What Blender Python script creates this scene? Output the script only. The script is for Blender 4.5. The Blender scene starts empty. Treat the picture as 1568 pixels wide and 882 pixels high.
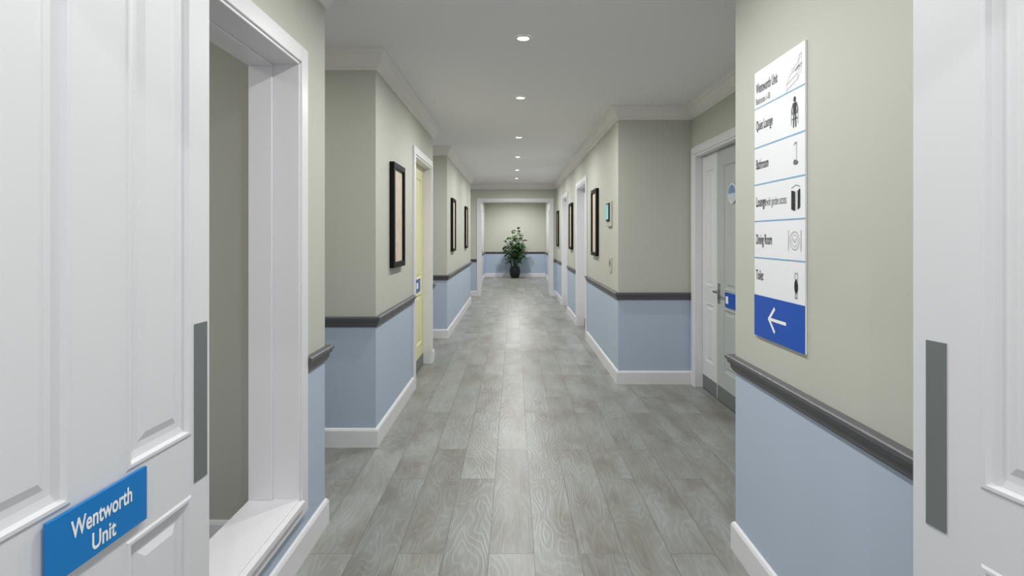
import bpy, bmesh, math, random
from mathutils import Vector, Matrix
random.seed(7)
scene=bpy.context.scene
scene.view_settings.view_transform='Standard'
scene.view_settings.look='None'
COL=scene.collection
F=850.0; HC=1.4

# ------------------------------------------------ materials
def lin(c):
    return tuple((v/255/12.92 if v/255<=.04045 else ((v/255+.055)/1.055)**2.4) for v in c)+(1,)
def mat(name,rgb,rough=.5,metal=0,noise=.03,nscale=6,bump=0,bscale=200,emit=None,estr=0,spec=.5):
    m=bpy.data.materials.new(name); m.use_nodes=True
    nt=m.node_tree; b=nt.nodes['Principled BSDF']
    b.inputs['Roughness'].default_value=rough; b.inputs['Metallic'].default_value=metal
    b.inputs['Specular IOR Level'].default_value=spec
    c=lin(rgb)
    geo=nt.nodes.new('ShaderNodeNewGeometry')
    n=nt.nodes.new('ShaderNodeTexNoise'); n.inputs['Scale'].default_value=nscale
    nt.links.new(geo.outputs['Position'],n.inputs['Vector'])
    r=nt.nodes.new('ShaderNodeMix'); r.data_type='RGBA'
    r.inputs[6].default_value=tuple(v*(1-noise) for v in c[:3])+(1,)
    r.inputs[7].default_value=tuple(min(1,v*(1+noise)) for v in c[:3])+(1,)
    nt.links.new(n.outputs['Fac'],r.inputs[0]); nt.links.new(r.outputs[2],b.inputs['Base Color'])
    if bump:
        n2=nt.nodes.new('ShaderNodeTexNoise'); n2.inputs['Scale'].default_value=bscale
        nt.links.new(geo.outputs['Position'],n2.inputs['Vector'])
        bp=nt.nodes.new('ShaderNodeBump'); bp.inputs['Strength'].default_value=bump; bp.inputs['Distance'].default_value=.001
        nt.links.new(n2.outputs['Fac'],bp.inputs['Height']); nt.links.new(bp.outputs[0],b.inputs['Normal'])
    if emit:
        b.inputs['Emission Color'].default_value=lin(emit); b.inputs['Emission Strength'].default_value=estr
    return m

def wall_mat():
    m=mat('wall_paint_two_tone',(197,198,187),.6,noise=.01,bump=.05,bscale=350)
    nt=m.node_tree; b=nt.nodes['Principled BSDF']
    geo=nt.nodes.new('ShaderNodeNewGeometry'); sp=nt.nodes.new('ShaderNodeSeparateXYZ')
    nt.links.new(geo.outputs['Position'],sp.inputs[0])
    g=nt.nodes.new('ShaderNodeMath'); g.operation='GREATER_THAN'; g.inputs[1].default_value=.83
    nt.links.new(sp.outputs[2],g.inputs[0])
    mx=nt.nodes.new('ShaderNodeMix'); mx.data_type='RGBA'
    mx.inputs[6].default_value=lin((183,196,214)); 
    old=b.inputs['Base Color'].links[0].from_socket
    nt.links.new(g.outputs[0],mx.inputs[0]); nt.links.new(old,mx.inputs[7]); nt.links.new(mx.outputs[2],b.inputs['Base Color'])
    return m

def floor_mat():
    m=bpy.data.materials.new('floor_wood_tile'); m.use_nodes=True
    nt=m.node_tree; N=nt.nodes; L=nt.links; b=N['Principled BSDF']
    geo=N.new('ShaderNodeNewGeometry'); sp=N.new('ShaderNodeSeparateXYZ'); L.new(geo.outputs['Position'],sp.inputs[0])
    ax=N.new('ShaderNodeMath'); ax.operation='ADD'; ax.inputs[1].default_value=9.911; L.new(sp.outputs[0],ax.inputs[0])
    ay=N.new('ShaderNodeMath'); ay.operation='ADD'; ay.inputs[1].default_value=20.35; L.new(sp.outputs[1],ay.inputs[0])
    cb=N.new('ShaderNodeCombineXYZ'); L.new(ay.outputs[0],cb.inputs[0]); L.new(ax.outputs[0],cb.inputs[1])
    br=N.new('ShaderNodeTexBrick'); L.new(cb.outputs[0],br.inputs['Vector'])
    br.offset=.37; br.offset_frequency=2; br.squash=1
    br.inputs['Color1'].default_value=(0,0,0,1); br.inputs['Color2'].default_value=(1,1,1,1); br.inputs['Mortar'].default_value=(.5,.5,.5,1)
    br.inputs['Scale'].default_value=1; br.inputs['Mortar Size'].default_value=.0022; br.inputs['Mortar Smooth'].default_value=.3
    br.inputs['Brick Width'].default_value=1.2; br.inputs['Row Height'].default_value=.2
    rnd=N.new('ShaderNodeMath'); rnd.operation='MULTIPLY'; rnd.inputs[1].default_value=40; L.new(br.outputs['Color'],rnd.inputs[0])
    def stretched(sx,sy):
        c=N.new('ShaderNodeCombineXYZ')
        a=N.new('ShaderNodeMath'); a.operation='MULTIPLY'; a.inputs[1].default_value=sx; L.new(ax.outputs[0],a.inputs[0])
        d=N.new('ShaderNodeMath'); d.operation='MULTIPLY'; d.inputs[1].default_value=sy; L.new(ay.outputs[0],d.inputs[0])
        L.new(a.outputs[0],c.inputs[0]); L.new(d.outputs[0],c.inputs[1]); return c
    def noise(sx,sy,det):
        n=N.new('ShaderNodeTexNoise'); n.noise_dimensions='4D'; L.new(stretched(sx,sy).outputs[0],n.inputs['Vector']); L.new(rnd.outputs[0],n.inputs['W'])
        n.inputs['Scale'].default_value=1; n.inputs['Detail'].default_value=det; return n
    def ma(op,a,bv,c=None):
        x=N.new('ShaderNodeMath'); x.operation=op
        for i,v in enumerate((a,bv,c)):
            if v is None: continue
            if isinstance(v,(int,float)): x.inputs[i].default_value=v
            else: L.new(v,x.inputs[i])
        return x.outputs[0]
    n1=noise(7,1.9,1.4)
    s=ma('SINE',ma('MULTIPLY',n1.outputs['Fac'],110),0)
    s=ma('POWER',ma('MULTIPLY_ADD',s,.5,.5),3)
    n2=noise(110,5,5); n3=noise(5,2.2,3)
    cr=N.new('ShaderNodeValToRGB'); e=cr.color_ramp.elements
    e[0].position=.30; e[0].color=lin((122,117,108)); e[1].position=.66; e[1].color=lin((149,152,149))
    x=e.new(.46); x.color=lin((136,136,130))
    L.new(n3.outputs['Fac'],cr.inputs[0])
    g=ma('MULTIPLY_ADD',s,.14,.62)
    g=ma('MULTIPLY_ADD',n2.outputs['Fac'],.46,g)
    g=ma('MULTIPLY_ADD',br.outputs['Color'],.26,g)
    g=ma('MULTIPLY_ADD',br.outputs['Fac'],-.42,g)
    vm=N.new('ShaderNodeVectorMath'); vm.operation='SCALE'; L.new(cr.outputs[0],vm.inputs[0]); L.new(g,vm.inputs['Scale'])
    L.new(vm.outputs[0],b.inputs['Base Color'])
    L.new(ma('MULTIPLY_ADD',n2.outputs['Fac'],.14,.27),b.inputs['Roughness'])
    h=ma('MULTIPLY_ADD',s,.55,n2.outputs['Fac']); h=ma('MULTIPLY_ADD',br.outputs['Fac'],-2.,h)
    bp=N.new('ShaderNodeBump'); bp.inputs['Strength'].default_value=.45; bp.inputs['Distance'].default_value=.0014
    L.new(h,bp.inputs['Height']); L.new(bp.outputs[0],b.inputs['Normal'])
    return m

def art_mat():
    m=mat('art_print',(226,204,182),.6)
    nt=m.node_tree; b=nt.nodes['Principled BSDF']; N=nt.nodes; L=nt.links
    tc=N.new('ShaderNodeNewGeometry'); n=N.new('ShaderNodeTexNoise'); n.inputs['Scale'].default_value=3.2; n.inputs['Detail'].default_value=6
    L.new(tc.outputs['Position'],n.inputs['Vector'])
    cr=N.new('ShaderNodeValToRGB'); e=cr.color_ramp.elements
    e[0].position=.35; e[0].color=lin((222,206,188)); e[1].position=.7; e[1].color=lin((214,194,174))
    for p,c in ((.495,(216,198,178)),(.5,(185,162,146)),(.507,(220,202,182))):
        x=e.new(p); x.color=lin(c)
    L.new(n.outputs['Fac'],cr.inputs[0]); L.new(cr.outputs[0],b.inputs['Base Color'])
    return m

WALL=wall_mat(); FLOOR=floor_mat(); ART=art_mat()
WALLP=mat('wall_paint_plain',(186,186,175),.6,noise=.01)
CEIL=mat('ceiling_paint',(242,241,243),.85,noise=.01)
WHITE=mat('white_gloss_trim',(231,230,233),.35,noise=.01)
CROWN=mat('crown_paint',(236,234,231),.6,noise=.01)
DOORW=mat('white_door_paint',(225,226,229),.4,noise=.01,bump=.06,bscale=120)
DADO=mat('dado_grey',(90,90,94),.4)
STEEL=mat('brushed_steel',(128,134,134),.45,metal=.35)
YEL=mat('cream_yellow_door',(234,231,182),.45)
GREYD=mat('grey_door_paint',(186,190,188),.45)
BLUE=mat('sign_blue',(0,124,200),.35)
BLUE2=mat('sign_royal_blue',(0,80,184),.35)
LBLUE=mat('sign_divider_blue',(130,180,215),.4)
SIGNW=mat('sign_white',(246,247,250),.4,noise=0)
BLACK=mat('black_frame',(9,9,9),.55,spec=.2)
TEXTW=mat('text_white',(252,252,252),.5,noise=0)
TEXTB=mat('text_black',(18,18,20),.5)
ICONG=mat('icon_grey',(110,110,112),.5)
POT=mat('pot_glaze_black',(12,12,14),.25)
SOIL=mat('soil',(50,38,28),.9,noise=.3,nscale=60)
LEAF=mat('leaf_green',(50,88,46),.4,noise=.45,nscale=9)
STEM=mat('plant_stem',(70,78,48),.7)
BEIGE=mat('device_beige',(190,188,180),.5)
SCREEN=mat('device_screen',(60,150,160),.2,emit=(120,195,200),estr=.6)
CHROME=mat('handle_metal',(170,170,172),.25,metal=.9)
EMIT=mat('lamp_lens',(255,255,255),.5,emit=(255,252,245),estr=10)

# ------------------------------------------------ helpers
def newobj(name,me,mats,parent=None):
    o=bpy.data.objects.new(name,me); COL.objects.link(o)
    for m in (mats if isinstance(mats,(list,tuple)) else [mats]): me.materials.append(m)
    if parent: o.parent=parent
    return o
def empty(name,loc=(0,0,0)):
    o=bpy.data.objects.new(name,None); COL.objects.link(o); o.empty_display_size=.1
    return o
def finish(bm,name,mats,parent=None,bevel=0,smooth=False):
    bmesh.ops.recalc_face_normals(bm,faces=bm.faces)
    me=bpy.data.meshes.new(name); bm.to_mesh(me); bm.free()
    o=newobj(name,me,mats,parent)
    if smooth:
        for p in me.polygons: p.use_smooth=True
    if bevel:
        md=o.modifiers.new('bevel','BEVEL'); md.width=bevel; md.segments=2; md.limit_method='ANGLE'
    return o
def addbox(bm,x0,x1,y0,y1,z0,z1,mi=0):
    v=[bm.verts.new(p) for p in ((x0,y0,z0),(x1,y0,z0),(x1,y1,z0),(x0,y1,z0),(x0,y0,z1),(x1,y0,z1),(x1,y1,z1),(x0,y1,z1))]
    for q in ((0,3,2,1),(4,5,6,7),(0,1,5,4),(1,2,6,5),(2,3,7,6),(3,0,4,7)):
        f=bm.faces.new([v[i] for i in q]); f.material_index=mi
def boxes(name,lst,mats,parent=None,bevel=0):
    bm=bmesh.new()
    for b in lst: addbox(bm,*b)
    return finish(bm,name,mats,parent,bevel)

class Fr:
    """local frame on a wall/leaf: u along, n outward, z up"""
    def __init__(s,o,u,n): s.o=Vector((o[0],o[1],0)); s.u=Vector((u[0],u[1],0)).normalized(); s.n=Vector((n[0],n[1],0)).normalized()
    def p(s,u,z,d): return s.o+s.u*u+s.n*d+Vector((0,0,z))
def fbox(bm,fr,u0,u1,z0,z1,d0,d1,mi=0):
    v=[bm.verts.new(fr.p(*p)) for p in ((u0,z0,d0),(u1,z0,d0),(u1,z1,d0),(u0,z1,d0),(u0,z0,d1),(u1,z0,d1),(u1,z1,d1),(u0,z1,d1))]
    for q in ((0,3,2,1),(4,5,6,7),(0,1,5,4),(1,2,6,5),(2,3,7,6),(3,0,4,7)):
        f=bm.faces.new([v[i] for i in q]); f.material_index=mi

def sweep(name,paths,profile,mt,parent=None):
    bm=bmesh.new()
    for path in paths:
        P=[Vector(p) for p in path]; rings=[]
        for i,p in enumerate(P):
            ns=[]
            if i>0: d=(P[i]-P[i-1]).normalized(); ns.append(Vector((d.y,-d.x)))
            if i<len(P)-1: d=(P[i+1]-P[i]).normalized(); ns.append(Vector((d.y,-d.x)))
            m=ns[0] if len(ns)==1 else (ns[0]+ns[1])/(1+ns[0].dot(ns[1]))
            rings.append([bm.verts.new((p.x+m.x*d,p.y+m.y*d,z)) for d,z in profile])
        n=len(profile)
        for a,b in zip(rings,rings[1:]):
            for i in range(n): bm.faces.new((a[i],a[(i+1)%n],b[(i+1)%n],b[i]))
        bm.faces.new(rings[0]); bm.faces.new(rings[-1])
    return finish(bm,name,mt,parent)

def door_leaf(name,fr,w,h,us,zs,mt,parent,t=.042,z0=.006,m=.028):
    bm=bmesh.new()
    prof=[(0,0),(.004,.003),(.010,.003),(.014,-.006),(m,-.009),(m+.012,-.009),(m+.028,-.003)]
    cu=sorted({0,w}|{x for p in us for x in p}); cz=sorted({z0,h}|{x for p in zs for x in p})
    for side in (0,1):
        def P(u,z,d): return fr.p(u,z,d if side==0 else -t-d)
        for i in range(len(cu)-1):
            for j in range(len(cz)-1):
                a,b,c,d=cu[i],cu[i+1],cz[j],cz[j+1]
                if (a,b) in us and (c,d) in zs:
                    prev=None
                    for ins,dep in prof:
                        ring=[bm.verts.new(P(*q,dep)) for q in ((a+ins,c+ins),(b-ins,c+ins),(b-ins,d-ins),(a+ins,d-ins))]
                        if prev:
                            for k in range(4): bm.faces.new((prev[k],prev[(k+1)%4],ring[(k+1)%4],ring[k]))
                        prev=ring
                    bm.faces.new(prev)
                else:
                    bm.faces.new([bm.verts.new(P(*q,0)) for q in ((a,c),(b,c),(b,d),(a,d))])
    for q in (((0,z0),(w,z0)),((w,z0),(w,h)),((w,h),(0,h)),((0,h),(0,z0))):
        (a,b),(c,d)=q
        bm.faces.new([bm.verts.new(fr.p(*x)) for x in ((a,b,0),(c,d,0),(c,d,-t),(a,b,-t))])
    bmesh.ops.remove_doubles(bm,verts=bm.verts,dist=1e-5)
    return finish(bm,name,mt,parent)

def lever_handle(fr,u,z,parent,sgn=1):
    bm=bmesh.new()
    fbox(bm,fr,u-.02,u+.02,z-.1,z+.07,0,.008)
    fbox(bm,fr,u-.009,u+.009,z-.009,z+.009,.008,.05)
    fbox(bm,fr,min(u-.009*sgn,u+.11*sgn),max(u-.009*sgn,u+.11*sgn),z-.009,z+.009,.04,.056)
    return finish(bm,'lever_handle',CHROME,parent,bevel=.003)

def door_frame(name,fr,u0,u1,top,depth,parent,aw=.07,ap=.02,back=False):
    bm=bmesh.new()
    for a,b in ((u0-aw,u0),(u1,u1+aw)):
        fbox(bm,fr,a,b,0,top+aw,0,ap)
    fbox(bm,fr,u0,u1,top,top+aw,0,ap)
    fbox(bm,fr,u0-.001,u0+.02,0,top,-depth,.012); fbox(bm,fr,u1-.02,u1+.001,0,top,-depth,.012); fbox(bm,fr,u0+.02,u1-.02,top-.02,top,-depth,.012)
    return finish(bm,name,WHITE,parent,bevel=.004)

def text(body,fr,u,z,d,size,width,parent,mt,bold=.01,align='LEFT',name='lettering',sy=1):
    cu=bpy.data.curves.new(name,'FONT'); cu.body=body; cu.size=size; cu.offset=bold*size; cu.align_x=align
    cu.resolution_u=4
    o=bpy.data.objects.new(name,cu); COL.objects.link(o); cu.materials.append(mt)
    bpy.context.view_layer.update()
    sx=1
    if width: sx=width/max(o.dimensions.x,1e-6)
    M=Matrix((( fr.u.x*sx,0,fr.n.x,0),(fr.u.y*sx,0,fr.n.y,0),(0,1*sy,0,0),(0,0,0,1)))
    p=fr.p(u,z,d); M.translation=p
    o.matrix_world=M
    if parent: o.parent=parent
    return o

# ------------------------------------------------ room shell
CZ=2.632
boxes('floor',[(-3.3,2.2,-1.4,19.4,-.1,0)],FLOOR)
boxes('ceiling',[(-3.3,2.2,-1.4,19.4,CZ,CZ+.1)],CEIL)
WT=2.16
boxes('wall_left_near',[(-1.12,-.92,-1.3,1.25,0,CZ),(-1.12,-.92,1.25,2.36,0,.275),(-1.12,-.92,1.25,2.36,2.14,CZ),(-1.12,-.92,2.36,2.52,0,CZ),(-3.3,-.92,2.52,2.70,0,CZ)],WALL)
boxes('wall_window_room',[(-3.3,-1.12,2.50,2.52,0,CZ)],WALLP)
boxes('wall_left_middle',[(-3.3,-.92,3.695,3.85,0,CZ),(-1.12,-.92,3.85,5.11,0,CZ),(-1.12,-.92,5.11,6.10,WT,CZ),(-1.12,-.92,6.10,6.2,0,CZ),(-3.3,-.92,6.2,6.3,0,CZ)],WALL)
boxes('wall_left_far',[(-3.3,-.92,7.63,7.78,0,CZ),(-1.12,-.92,7.78,11.6,0,CZ),(-3.3,-.92,11.6,11.75,0,CZ)],WALL)
boxes('wall_left_outer',[(-3.4,-3.3,-1.4,19.4,0,CZ)],WALL)
boxes('wall_entrance',[(-.92,-.80,.2,.34,0,CZ),(.965,.99,.2,.34,0,CZ),(-.80,.965,.2,.34,2.2,CZ)],WALL)
boxes('wall_end_doorway',[(-3.3,-.80,13,13.14,0,CZ),(.86,1.17,13,13.14,0,CZ),(-.80,.86,13,13.14,2.22,CZ)],WALL)
boxes('wall_right_near',[(.99,1.17,-1.3,2.3,0,CZ),(.99,1.69,2.3,2.48,0,CZ)],WALL)
boxes('wall_right_alcove',[(1.69,1.87,2.3,3.85,0,CZ),(1.69,1.87,3.85,5.17,2.16,CZ),(1.69,1.87,5.17,5.27,0,CZ),(1.87,1.95,3.7,5.3,0,CZ)],WALL)
boxes('wall_right_middle',[(.99,1.87,5.27,5.42,0,CZ),(.99,1.17,5.42,7.57,0,CZ),(.99,1.17,7.57,8.68,WT,CZ),(.99,1.17,8.68,10.2,0,CZ),(.99,1.17,10.2,11.25,WT,CZ),(.99,1.17,11.25,13,0,CZ)],WALL)
boxes('wall_end_room',[(-1.15,-1.0,13.14,19.2,0,CZ),(1.08,1.2,13.14,19.2,0,CZ),(-1.15,1.2,19.2,19.35,0,CZ)],WALL)

BASE=[(0,0),(.016,0),(.016,.108),(.010,.120),(.004,.125),(0,.125)]
DP=[(0,.868),(.031,.868),(.035,.864),(.035,.852),(.029,.846),(.027,.836),(.018,.828),(.016,.812),(.010,.804),(.008,.798),(0,.798)]
CP=[(0,2.505),(.010,2.505),(.012,2.522),(.020,2.526),(.024,2.545),(.034,2.568),(.050,2.588),(.054,2.600),(.066,2.604),(.075,2.612),(.075,CZ),(0,CZ)]
X0=-3.3
A=[(-.92,.34),(-.92,2.7),(X0,2.7)]
sweep('baseboard_left',[A,[(X0,3.695),(-.92,3.695),(-.92,5.04)],[(-.92,6.17),(-.92,6.3),(X0,6.3)],[(X0,7.63),(-.92,7.63),(-.92,11.75),(X0,11.75)]],BASE,WHITE)
sweep('baseboard_window_room',[[(-3.3,2.50),(-1.12,2.50)]],BASE,WHITE)
sweep('baseboard_right',[[(X0,13),(-.87,13)],[(.93,13),(.99,13),(.99,11.32)],[(.99,10.13),(.99,8.75)],[(.99,7.5),(.99,5.27),(1.69,5.27),(1.69,5.25)],[(1.69,3.77),(1.69,2.48),(.99,2.48),(.99,.34)]],BASE,WHITE)
sweep('baseboard_end',[[(-1,13.14),(-1,19.2),(1.08,19.2),(1.08,13.14)]],BASE,WHITE)
sweep('trim_dado_left',[[(-.92,2.43),(-.92,2.7),(X0,2.7)],[(X0,3.695),(-.92,3.695),(-.92,5.04)],[(-.92,6.17),(-.92,6.3),(X0,6.3)],[(X0,7.63),(-.92,7.63),(-.92,11.75),(X0,11.75)]],DP,DADO)
sweep('trim_dado_right',[[(X0,13),(-.87,13)],[(.93,13),(.99,13),(.99,11.32)],[(.99,10.13),(.99,8.75)],[(.99,7.5),(.99,5.27),(1.69,5.27),(1.69,5.25)],[(1.69,3.77),(1.69,2.48),(.99,2.48),(.99,.34)]],DP,DADO)
sweep('trim_dado_end',[[(-1,13.14),(-1,19.2),(1.08,19.2),(1.08,13.14)]],DP,DADO)
sweep('trim_crown_left',[A,[(X0,3.695),(-.92,3.695),(-.92,6.3),(X0,6.3)],[(X0,7.63),(-.92,7.63),(-.92,11.75),(X0,11.75)]],CP,CROWN)
sweep('trim_crown_right',[[(X0,13),(.99,13),(.99,5.27),(1.69,5.27),(1.69,2.48),(.99,2.48),(.99,.34)]],CP,CROWN)

# ------------------------------------------------ window-like opening on the near left
w=empty('window_1')
bm=bmesh.new()
fl=Fr((-.92,0),(0,1),(1,0))
a0,a1,b0,b1=1.25,2.36,.275,2.14
fbox(bm,fl,a0-.07,a0,b0-.07,b1+.07,0,.02); fbox(bm,fl,a1,a1+.07,b0-.07,b1+.07,0,.02)
fbox(bm,fl,a0,a1,b1,b1+.07,0,.02)
fbox(bm,fl,a0,a1,b0-.07,b0-.012,0,.02); fbox(bm,fl,a0,a1,b0-.022,b0+.004,.0,.034)
fbox(bm,fl,a0,a0+.012,b0,b1,-.2,.012); fbox(bm,fl,a1-.012,a1+.001,b0,b1,-.2,.012)
fbox(bm,fl,a0,a1,b1-.012,b1+.001,-.2,.012); fbox(bm,fl,a0,a1,b0-.001,b0+.012,-.2,.012)
fbox(bm,fl,a1-.022,a1-.012,b0+.012,b1-.012,-.2,-.10); fbox(bm,fl,a0+.012,a1-.022,b1-.022,b1-.012,-.2,-.10)
finish(bm,'lining',WHITE,w,bevel=.003)

# ------------------------------------------------ near double doors
ZP=[(.12,.835),(.965,2.03)]
d1=empty('door_1')
yh=.385
fr=Fr((-.764+.047*yh,yh),(.047,1),(1,-.047))
k=math.sqrt(1+.047**2)
U=lambda y:(y-yh)*k
us=[(U(.60),U(.903)),(U(1.0228),U(1.2146))]
door_leaf('leaf',fr,U(1.282),2.15,us,ZP,DOORW,d1)
bm=bmesh.new(); fbox(bm,fr,U(1.2253),U(1.2712),.856,1.206,0,.002); finish(bm,'finger_plate',STEEL,d1)
bm=bmesh.new(); fbox(bm,fr,U(.8486),U(1.0658),.859,.960,.0035,.010); finish(bm,'name_sign',BLUE,d1,bevel=.001)
text('Wentworth',fr,U(.960),.912,.0105,.041,.134,d1,TEXTW,.022,'CENTER')
text('Unit',fr,U(.960),.871,.0105,.041,.053,d1,TEXTW,.022,'CENTER')

d2=empty('door_2')
ly=1.087
fr2=Fr((.997-.198*ly,ly),(.198,-1),(-1,-.198))
k2=math.sqrt(1+.198**2)
V=lambda y:(ly-y)*k2
us2=[(V(.9596),V(.76)),(V(.66),V(.50))]
door_leaf('leaf',fr2,.70,2.15,us2,ZP,DOORW,d2)
bm=bmesh.new(); fbox(bm,fr2,V(1.0589),V(1.0194),.854,1.203,0,.002); finish(bm,'finger_plate',STEEL,d2)

# ------------------------------------------------ closed doors
def closed_door(name,fr,u0,u1,top,depth,mt,sign=None,hu=None,hs=1):
    e=empty(name)
    door_frame('frame',fr,u0,u1,top,depth+.06,e)
    f2=Fr(fr.p(u0+.02,0,-depth)[:2],fr.u[:2],fr.n[:2])
    W=u1-u0-.04
    s=W/3.6
    us=[(s*.45,s*1.6),(s*2.0,s*3.15)]
    door_leaf('leaf',f2,W,top-.022,us,[(.26,.80),(.95,top-.15)],mt,e)
    bm=bmesh.new(); fbox(bm,f2,.01,W-.01,.008,.13,0,.003); finish(bm,'kick_plate',STEEL,e)
    if hu is not None: lever_handle(f2,hu,.93,e,hs)
    if sign:
        bm=bmesh.new(); fbox(bm,f2,sign[0],sign[1],sign[2],sign[3],.004,.010); finish(bm,'name_sign',BLUE2,e)
        bm=bmesh.new(); fbox(bm,f2,sign[0]+.03,sign[1]-.12,sign[2]+.035,sign[3]-.035,.010,.0105); finish(bm,'name_sign_mark',TEXTW,e)
    return e,f2,W
closed_door('door_3',fl,5.11,6.10,WT,.075,YEL,sign=(.45,.70,.83,.96),hu=.06,hs=1)
frr=Fr((.99,0),(0,1),(-1,0))
closed_door('door_4',frr,7.57,8.68,WT,.11,DOORW,hu=.06)
closed_door('door_5',frr,10.2,11.25,WT,.11,DOORW,hu=.06)

# alcove double door
d6=empty('door_6')
fa=Fr((1.69,0),(0,1),(-1,0))
door_frame('frame',fa,3.85,5.17,2.16,.12,d6)
fg=Fr((1.75,3.87),(0,1),(-1,0))
door_leaf('leaf_main',fg,.905,2.135,[(.13,.38),(.50,.76)],[(.26,.80),(.95,2.0)],GREYD,d6)
fw=Fr((1.75,4.78),(0,1),(-1,0))
door_leaf('leaf_side',fw,.365,2.135,[(.08,.285)],[(.26,.80),(.95,2.0)],DOORW,d6)
bm=bmesh.new(); fbox(bm,fg,.01,.895,.008,.13,0,.003); fbox(bm,fw,.01,.355,.008,.13,0,.003); finish(bm,'kick_plate',STEEL,d6)
lever_handle(fg,.86,.93,d6,-1)
bm=bmesh.new(); fbox(bm,fg,.48,.71,.82,.94,.004,.010); finish(bm,'name_sign',BLUE2,d6)
bm=bmesh.new(); fbox(bm,fg,.64,.69,.85,.91,.010,.0106); finish(bm,'name_sign_mark',TEXTW,d6)
def disc(name,fr,u,z,r,d0,d1_,mt,parent,a0=0,a1=2*math.pi,seg=40):
    bm=bmesh.new(); A=[];B=[]
    full=abs(a1-a0-2*math.pi)<1e-4
    n=seg if full else seg+1
    for i in range(n):
        a=a0+(a1-a0)*i/seg
        A.append(bm.verts.new(fr.p(u+r*math.cos(a),z+r*math.sin(a),d0))); B.append(bm.verts.new(fr.p(u+r*math.cos(a),z+r*math.sin(a),d1_)))
    bm.faces.new(A); bm.faces.new(B)
    for i in range(n): bm.faces.new((A[i],A[(i+1)%n],B[(i+1)%n],B[i]))
    return finish(bm,name,mt,parent)
disc('badge_rim',fg,.57,1.745,.080,.0,.008,SIGNW,d6)
disc('badge_face',fg,.57,1.745,.070,.008,.010,mat('badge_blue',(120,150,190),.4),d6,0,math.pi)
disc('badge_lower',fg,.57,1.745,.070,.008,.010,mat('badge_pale',(205,215,226),.4),d6,math.pi,2*math.pi)

# end doorway
d7=empty('door_7')
fe=Fr((0,13),(1,0),(0,-1))
door_frame('frame',fe,-.80,.86,2.22,.14,d7)
for nm,fx in (('leaf_a',Fr((-.80,13.16),(0,1),(1,0))),('leaf_b',Fr((.86,13.16),(0,1),(-1,0)))):
    door_leaf(nm,fx,.80,2.19,[(.1,.35),(.45,.70)],[(.26,.80),(.95,2.05)],DOORW,d7)
    lever_handle(fx,.74,1.0,d7,-1)

# ------------------------------------------------ framed pictures
def picture(fr,u0,u1,z0,z1):
    e=empty('framed_picture'); b=.042; D=.036
    bm=bmesh.new()
    fbox(bm,fr,u0,u1,z1-b,z1,.002,D); fbox(bm,fr,u0,u1,z0,z0+b,.002,D)
    fbox(bm,fr,u0,u0+b,z0+b,z1-b,.002,D); fbox(bm,fr,u1-b,u1,z0+b,z1-b,.002,D)
    finish(bm,'frame',BLACK,e,bevel=.002)
    bm=bmesh.new(); fbox(bm,fr,u0+b-.002,u1-b+.002,z0+b-.002,z1-b+.002,.002,.018); finish(bm,'print',ART,e)
picture(fl,4.10,4.52,1.165,1.955)
picture(fl,8.06,8.50,1.18,1.96)
picture(fl,10.29,10.74,1.18,1.96)
picture(frr,6.47,6.90,1.17,1.965)
picture(frr,9.25,9.70,1.18,1.965)
picture(frr,12.15,12.60,1.18,1.965)

# wall devices
e=empty('wall_intercom')
bm=bmesh.new(); fbox(bm,frr,5.58,5.80,1.50,1.76,0,.022); finish(bm,'housing',BEIGE,e,bevel=.006)
bm=bmesh.new(); fbox(bm,frr,5.61,5.77,1.555,1.74,.022,.034); finish(bm,'bezel',BLACK,e,bevel=.004)
bm=bmesh.new(); fbox(bm,frr,5.625,5.755,1.575,1.725,.034,.036); finish(bm,'screen',SCREEN,e)
e=empty('card_reader')
bm=bmesh.new(); fbox(bm,frr,5.60,5.71,1.04,1.19,0,.014); finish(bm,'housing',BEIGE,e,bevel=.004)
bm=bmesh.new(); fbox(bm,frr,5.63,5.68,1.10,1.16,.014,.018); finish(bm,'pad',STEEL,e,bevel=.002)

# ------------------------------------------------ directory sign (right near wall)
e=empty('directory_sign')
fs=Fr((.99,2.265),(0,-1),(-1,0))
SW=.393; ZT=2.063; ZB=1.001
bm=bmesh.new(); fbox(bm,fs,0,SW,ZB,ZT,.001,.008); finish(bm,'board',SIGNW,e)
lines=[1.915,1.757,1.608,1.461,1.315]
bm=bmesh.new(); fbox(bm,fs,0,SW,ZB,1.165,.008,.0092); finish(bm,'arrow_panel',BLUE2,e)
bm=bmesh.new()
for z in lines: fbox(bm,fs,0,SW,z-.0025,z+.0025,.008,.009)
finish(bm,'dividers',LBLUE,e)
D=.0095
text('Wentworth Unit',fs,.016,1.975,D,.056,.182,e,TEXTB,.006)
text('Bedrooms 1-10',fs,.016,1.930,D,.038,.120,e,TEXTB,.0)
text('Quiet Lounge',fs,.016,1.826,D,.056,.142,e,TEXTB,.006)
text('Bathroom',fs,.016,1.670,D,.056,.106,e,TEXTB,.006)
text('Lounge',fs,.016,1.520,D,.056,.086,e,TEXTB,.006)
text('with garden access',fs,.108,1.520,D,.046,.158,e,ICONG,.0)
text('Dining Room',fs,.016,1.370,D,.056,.136,e,TEXTB,.006)
text('Toilet',fs,.016,1.228,D,.056,.064,e,TEXTB,.006)
def poly(bm,pts,d,mi=0):
    f=bm.faces.new([bm.verts.new(fs.p(u,z,d)) for u,z in pts]); f.material_index=mi
def seg(bm,a,b,wd,d,mi=0):
    a=Vector(a);b=Vector(b);t=(b-a).normalized();n=Vector((-t.y,t.x))*wd/2
    poly(bm,[a+n,b+n,b-n,a-n],d,mi)
bm=bmesh.new(); cz=1.083
seg(bm,(.135,cz),(.265,cz),.012,.0098)
seg(bm,(.128,cz-.003),(.178,cz+.046),.013,.0099); seg(bm,(.128,cz+.003),(.178,cz-.046),.013,.0100)
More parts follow.
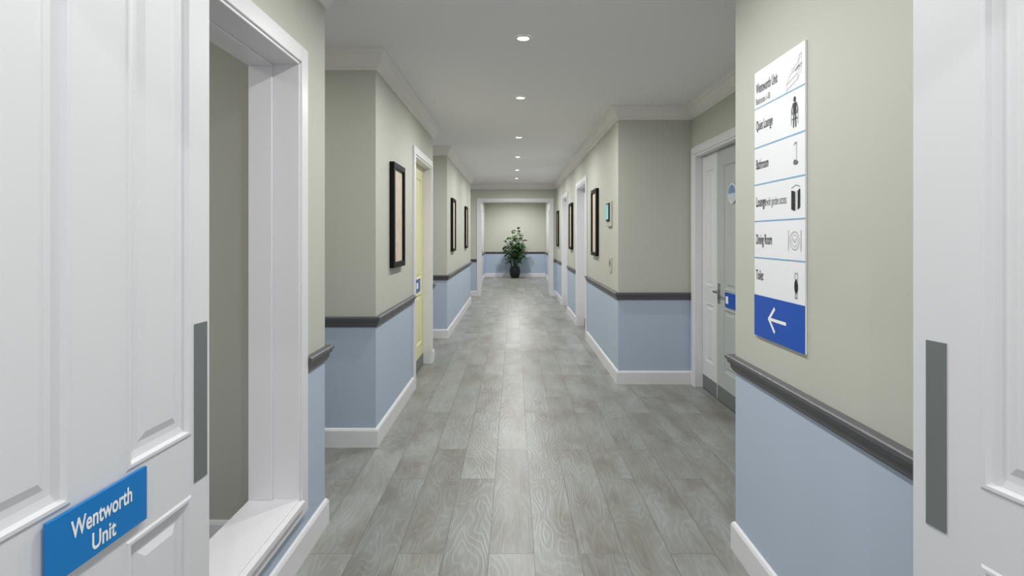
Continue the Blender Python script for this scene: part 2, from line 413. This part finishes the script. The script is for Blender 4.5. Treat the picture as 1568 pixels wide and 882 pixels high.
finish(bm,'arrow',TEXTW,e)
bm=bmesh.new(); q=.0096; wl=.0016
def ring(cx,cz,r,wd,mi,n=20):
    P=[(cx+r*math.cos(2*math.pi*i/n),cz+r*math.sin(2*math.pi*i/n)) for i in range(n+1)]
    for a,b in zip(P,P[1:]): seg(bm,a,b,wd,q,mi)
def fill(cx,cz,rx,rz,mi,n=18): poly(bm,[(cx+rx*math.cos(2*math.pi*i/n),cz+rz*math.sin(2*math.pi*i/n)) for i in range(n)],q+.0002*mi,mi)
def pl(P,wd=wl,mi=0,close=False):
    if close: P=P+[P[0]]
    for a,b in zip(P,P[1:]): seg(bm,a,b,wd,q,mi)
# bed with headboard and hoist
pl([(.268,1.945),(.345,1.965),(.372,1.995),(.295,1.975)],mi=1,close=True)
pl([(.268,1.945),(.268,1.925),(.345,1.945),(.345,1.965)],mi=1); pl([(.345,1.945),(.372,1.975),(.372,2.03),(.352,2.022),(.352,1.975)],mi=1)
pl([(.33,1.975),(.35,1.99),(.362,1.985)],.003,1); pl([(.300,1.985),(.34,1.998),(.365,2.018)],mi=1); pl([(.268,1.925),(.268,1.915)],mi=1)
# person seated in armchair
fill(.325,1.880,.008,.010,0); poly(bm,[(.313,1.868),(.337,1.868),(.334,1.828),(.316,1.828)],q)
pl([(.313,1.864),(.303,1.844),(.311,1.828)],.004); pl([(.337,1.864),(.347,1.844),(.339,1.828)],.004)
pl([(.319,1.828),(.317,1.782)],.006); pl([(.331,1.828),(.333,1.782)],.006)
pl([(.302,1.84),(.302,1.79)],.002,0); pl([(.348,1.84),(.348,1.79)],.002,0); pl([(.302,1.812),(.348,1.812)],.002,0)
# bath / shower
pl([(.338,1.728),(.338,1.665)],.0022,1); pl([(.338,1.728),(.324,1.725),(.322,1.718)],.003,1); fill(.332,1.658,.016,.008,1); fill(.325,1.662,.006,.007,0)
# lounge / garden door
poly(bm,[(.302,1.495),(.328,1.489),(.328,1.557),(.302,1.562)],q); poly(bm,[(.346,1.493),(.362,1.500),(.362,1.566),(.346,1.558)],q)
pl([(.302,1.570),(.333,1.580),(.362,1.572)],.002,1); pl([(.337,1.490),(.337,1.56)],.0015,1)
# plate with cutlery
ring(.325,1.385,.032,.0016,1); ring(.325,1.385,.021,.0012,1); pl([(.282,1.348),(.282,1.422)],.0022,1); pl([(.368,1.348),(.368,1.422)],.0022,1); pl([(.312,1.393),(.325,1.378),(.338,1.393)],.002,1)
# toilet
fill(.335,1.225,.012,.024,0); pl([(.327,1.272),(.345,1.272),(.345,1.250),(.327,1.250)],.0022,1,True); pl([(.330,1.203),(.328,1.185),(.342,1.185),(.340,1.203)],.0025,0)
finish(bm,'pictograms',[TEXTB,ICONG],e)

# ------------------------------------------------ downlights and added fill lamps
def downlight_or_fill(x,y,power):
    e=empty('downlight_or_fill')
    bm=bmesh.new(); n=32; r0,r1=.036,.050
    def c(r,z): return [bm.verts.new((x+r*math.cos(2*math.pi*i/n),y+r*math.sin(2*math.pi*i/n),z)) for i in range(n)]
    R=[c(r1,CZ-.0005),c(r1,CZ-.006),c(r0+.003,CZ-.009),c(r0,CZ-.004)]
    for a,b in zip(R,R[1:]):
        for i in range(n): bm.faces.new((a[i],a[(i+1)%n],b[(i+1)%n],b[i]))
    finish(bm,'bezel',WHITE,e,smooth=True)
    bm=bmesh.new(); bm.faces.new([bm.verts.new((x+r0*math.cos(2*math.pi*i/n),y+r0*math.sin(2*math.pi*i/n),CZ-.004)) for i in range(n)])
    finish(bm,'lens',EMIT,e)
    l=bpy.data.lights.new('bulb','AREA'); l.shape='DISK'; l.size=.07; l.energy=power; l.color=(1,.997,.985); l.spread=math.radians(170)
    o=bpy.data.objects.new('bulb',l); COL.objects.link(o); o.location=(x,y,CZ-.012); o.parent=e
PW=18.5
for y,f in ((-.5,.62),(.62,.5),(1.95,.85),(3.44,.9),(4.92,1),(6.89,1),(8.58,1),(10.27,1),(11.77,1)): downlight_or_fill(.058,y,PW*f)  # entries nearer than the visible row are unseen, added to light near walls
for y in (14.3,16.9,18.0): downlight_or_fill(.058,y,PW*1.35)  # unseen lamps added to brighten the room beyond the end doorway
for x,y,f in ((-2.1,3.2,.35),(-2.1,6.95,.5),(-2.1,12.4,.5),(-2.2,1.2,.5)):  # unseen fill lamps added in side passages and behind the window opening
    downlight_or_fill(x,y,PW*f)

# ------------------------------------------------ potted plant
pp=empty('potted_plant'); px,py=.03,18.75
bm=bmesh.new(); n=32
prof=[(0,0),(.10,0),(.12,.01),(.165,.10),(.185,.20),(.178,.29),(.155,.335),(.160,.36),(.172,.372),(.165,.38),(.148,.372),(.142,.34),(.0,.34)]
rings=[]
for r,z in prof[1:-1]: rings.append([bm.verts.new((px+r*math.cos(2*math.pi*i/n),py+r*math.sin(2*math.pi*i/n),z)) for i in range(n)])
for a,b in zip(rings,rings[1:]):
    for i in range(n): bm.faces.new((a[i],a[(i+1)%n],b[(i+1)%n],b[i]))
bm.faces.new(rings[0])
finish(bm,'pot',POT,pp,smooth=True)
bm=bmesh.new(); bm.faces.new([bm.verts.new((px+.144*math.cos(2*math.pi*i/n),py+.144*math.sin(2*math.pi*i/n),.345)) for i in range(n)]); finish(bm,'soil',SOIL,pp)
bs=bmesh.new(); bl=bmesh.new()
def tube(bm,P,r0,r1,n=7):
    R=[]
    for i,p in enumerate(P):
        t=(P[min(i+1,len(P)-1)]-P[max(i-1,0)]).normalized(); a=t.orthogonal().normalized(); b=t.cross(a); r=r0+(r1-r0)*i/(len(P)-1)
        R.append([bm.verts.new(p+(a*math.cos(2*math.pi*k/n)+b*math.sin(2*math.pi*k/n))*r) for k in range(n)])
    for a,b in zip(R,R[1:]):
        for k in range(n): bm.faces.new((a[k],a[(k+1)%n],b[(k+1)%n],b[k]))
def leaf(bm,base,d,L,W):
    d=d.normalized(); side=d.cross(Vector((0,0,1)));
    if side.length<.1: side=Vector((1,0,0))
    side.normalize(); up=side.cross(d); roll=random.uniform(-.5,.5); side=(side*math.cos(roll)+up*math.sin(roll)); up=side.cross(d)
    ws=[.05,.55,.85,1,.9,.55,.04]; rows=[]
    for i,wv in enumerate(ws):
        t=i/(len(ws)-1); c=base+d*L*t-Vector((0,0,1))*L*.5*t*t
        hw=W*.5*wv
        rows.append([bm.verts.new(c-side*hw+up*hw*.25),bm.verts.new(c),bm.verts.new(c+side*hw+up*hw*.25)])
    for a,b in zip(rows,rows[1:]):
        bm.faces.new((a[0],a[1],b[1],b[0])); bm.faces.new((a[1],a[2],b[2],b[1]))
stems=[((-.02,0),(.08,.02),1.60,16),((.02,.02),(.16,.0),1.50,15),((.0,0),(-.08,-.05),1.45,15),((.05,.02),(.24,.03),1.25,14),((-.05,0),(-.25,-.02),1.15,14),((.03,-.05),(.26,-.1),.98,12),((-.04,-.04),(-.29,-.08),.98,12),((0,.05),(.04,.2),1.15,10),((.01,-.06),(.06,-.2),1.2,14),((-.01,-.05),(-.12,-.16),1.25,13)]
for (bx,by),(tx,ty),tz,nl in stems:
    P=[]
    for i in range(9):
        t=i/8; P.append(Vector((px+bx+(tx-bx)*t**.7+.015*math.sin(t*7+tx*9),py+by+(ty-by)*t,.33+(tz-.33)*t)))
    tube(bs,P,.012,.005)
    for j in range(nl):
        t=.22+.78*j/(nl-1); idx=t*8; i0=min(int(idx),7); p=P[i0].lerp(P[i0+1],idx-i0)
        a=j*2.4+tx*11; d=Vector((math.cos(a),math.sin(a),random.uniform(.1,.7) if j<nl-1 else 1.4))
        q2=p+d.normalized()*.04; tube(bs,[p,q2],.004,.003,5)
        L=random.uniform(.17,.23); leaf(bl,q2,d,L,L*.82)
finish(bs,'stems',STEM,pp,smooth=True); finish(bl,'leaves',LEAF,pp,smooth=True)

# ------------------------------------------------ camera / world
wd=bpy.data.worlds.new('world'); scene.world=wd; wd.use_nodes=True
wd.node_tree.nodes['Background'].inputs[0].default_value=(.97,.97,1,1); wd.node_tree.nodes['Background'].inputs[1].default_value=.85
cam=bpy.data.cameras.new('camera'); co=bpy.data.objects.new('camera',cam); COL.objects.link(co)
co.location=(0,0,HC); co.rotation_euler=(math.radians(90),0,0)
cam.sensor_width=36; cam.lens=36*F/1568; cam.shift_x=-3/1568; cam.shift_y=-79/1568; cam.clip_start=.02
scene.camera=co
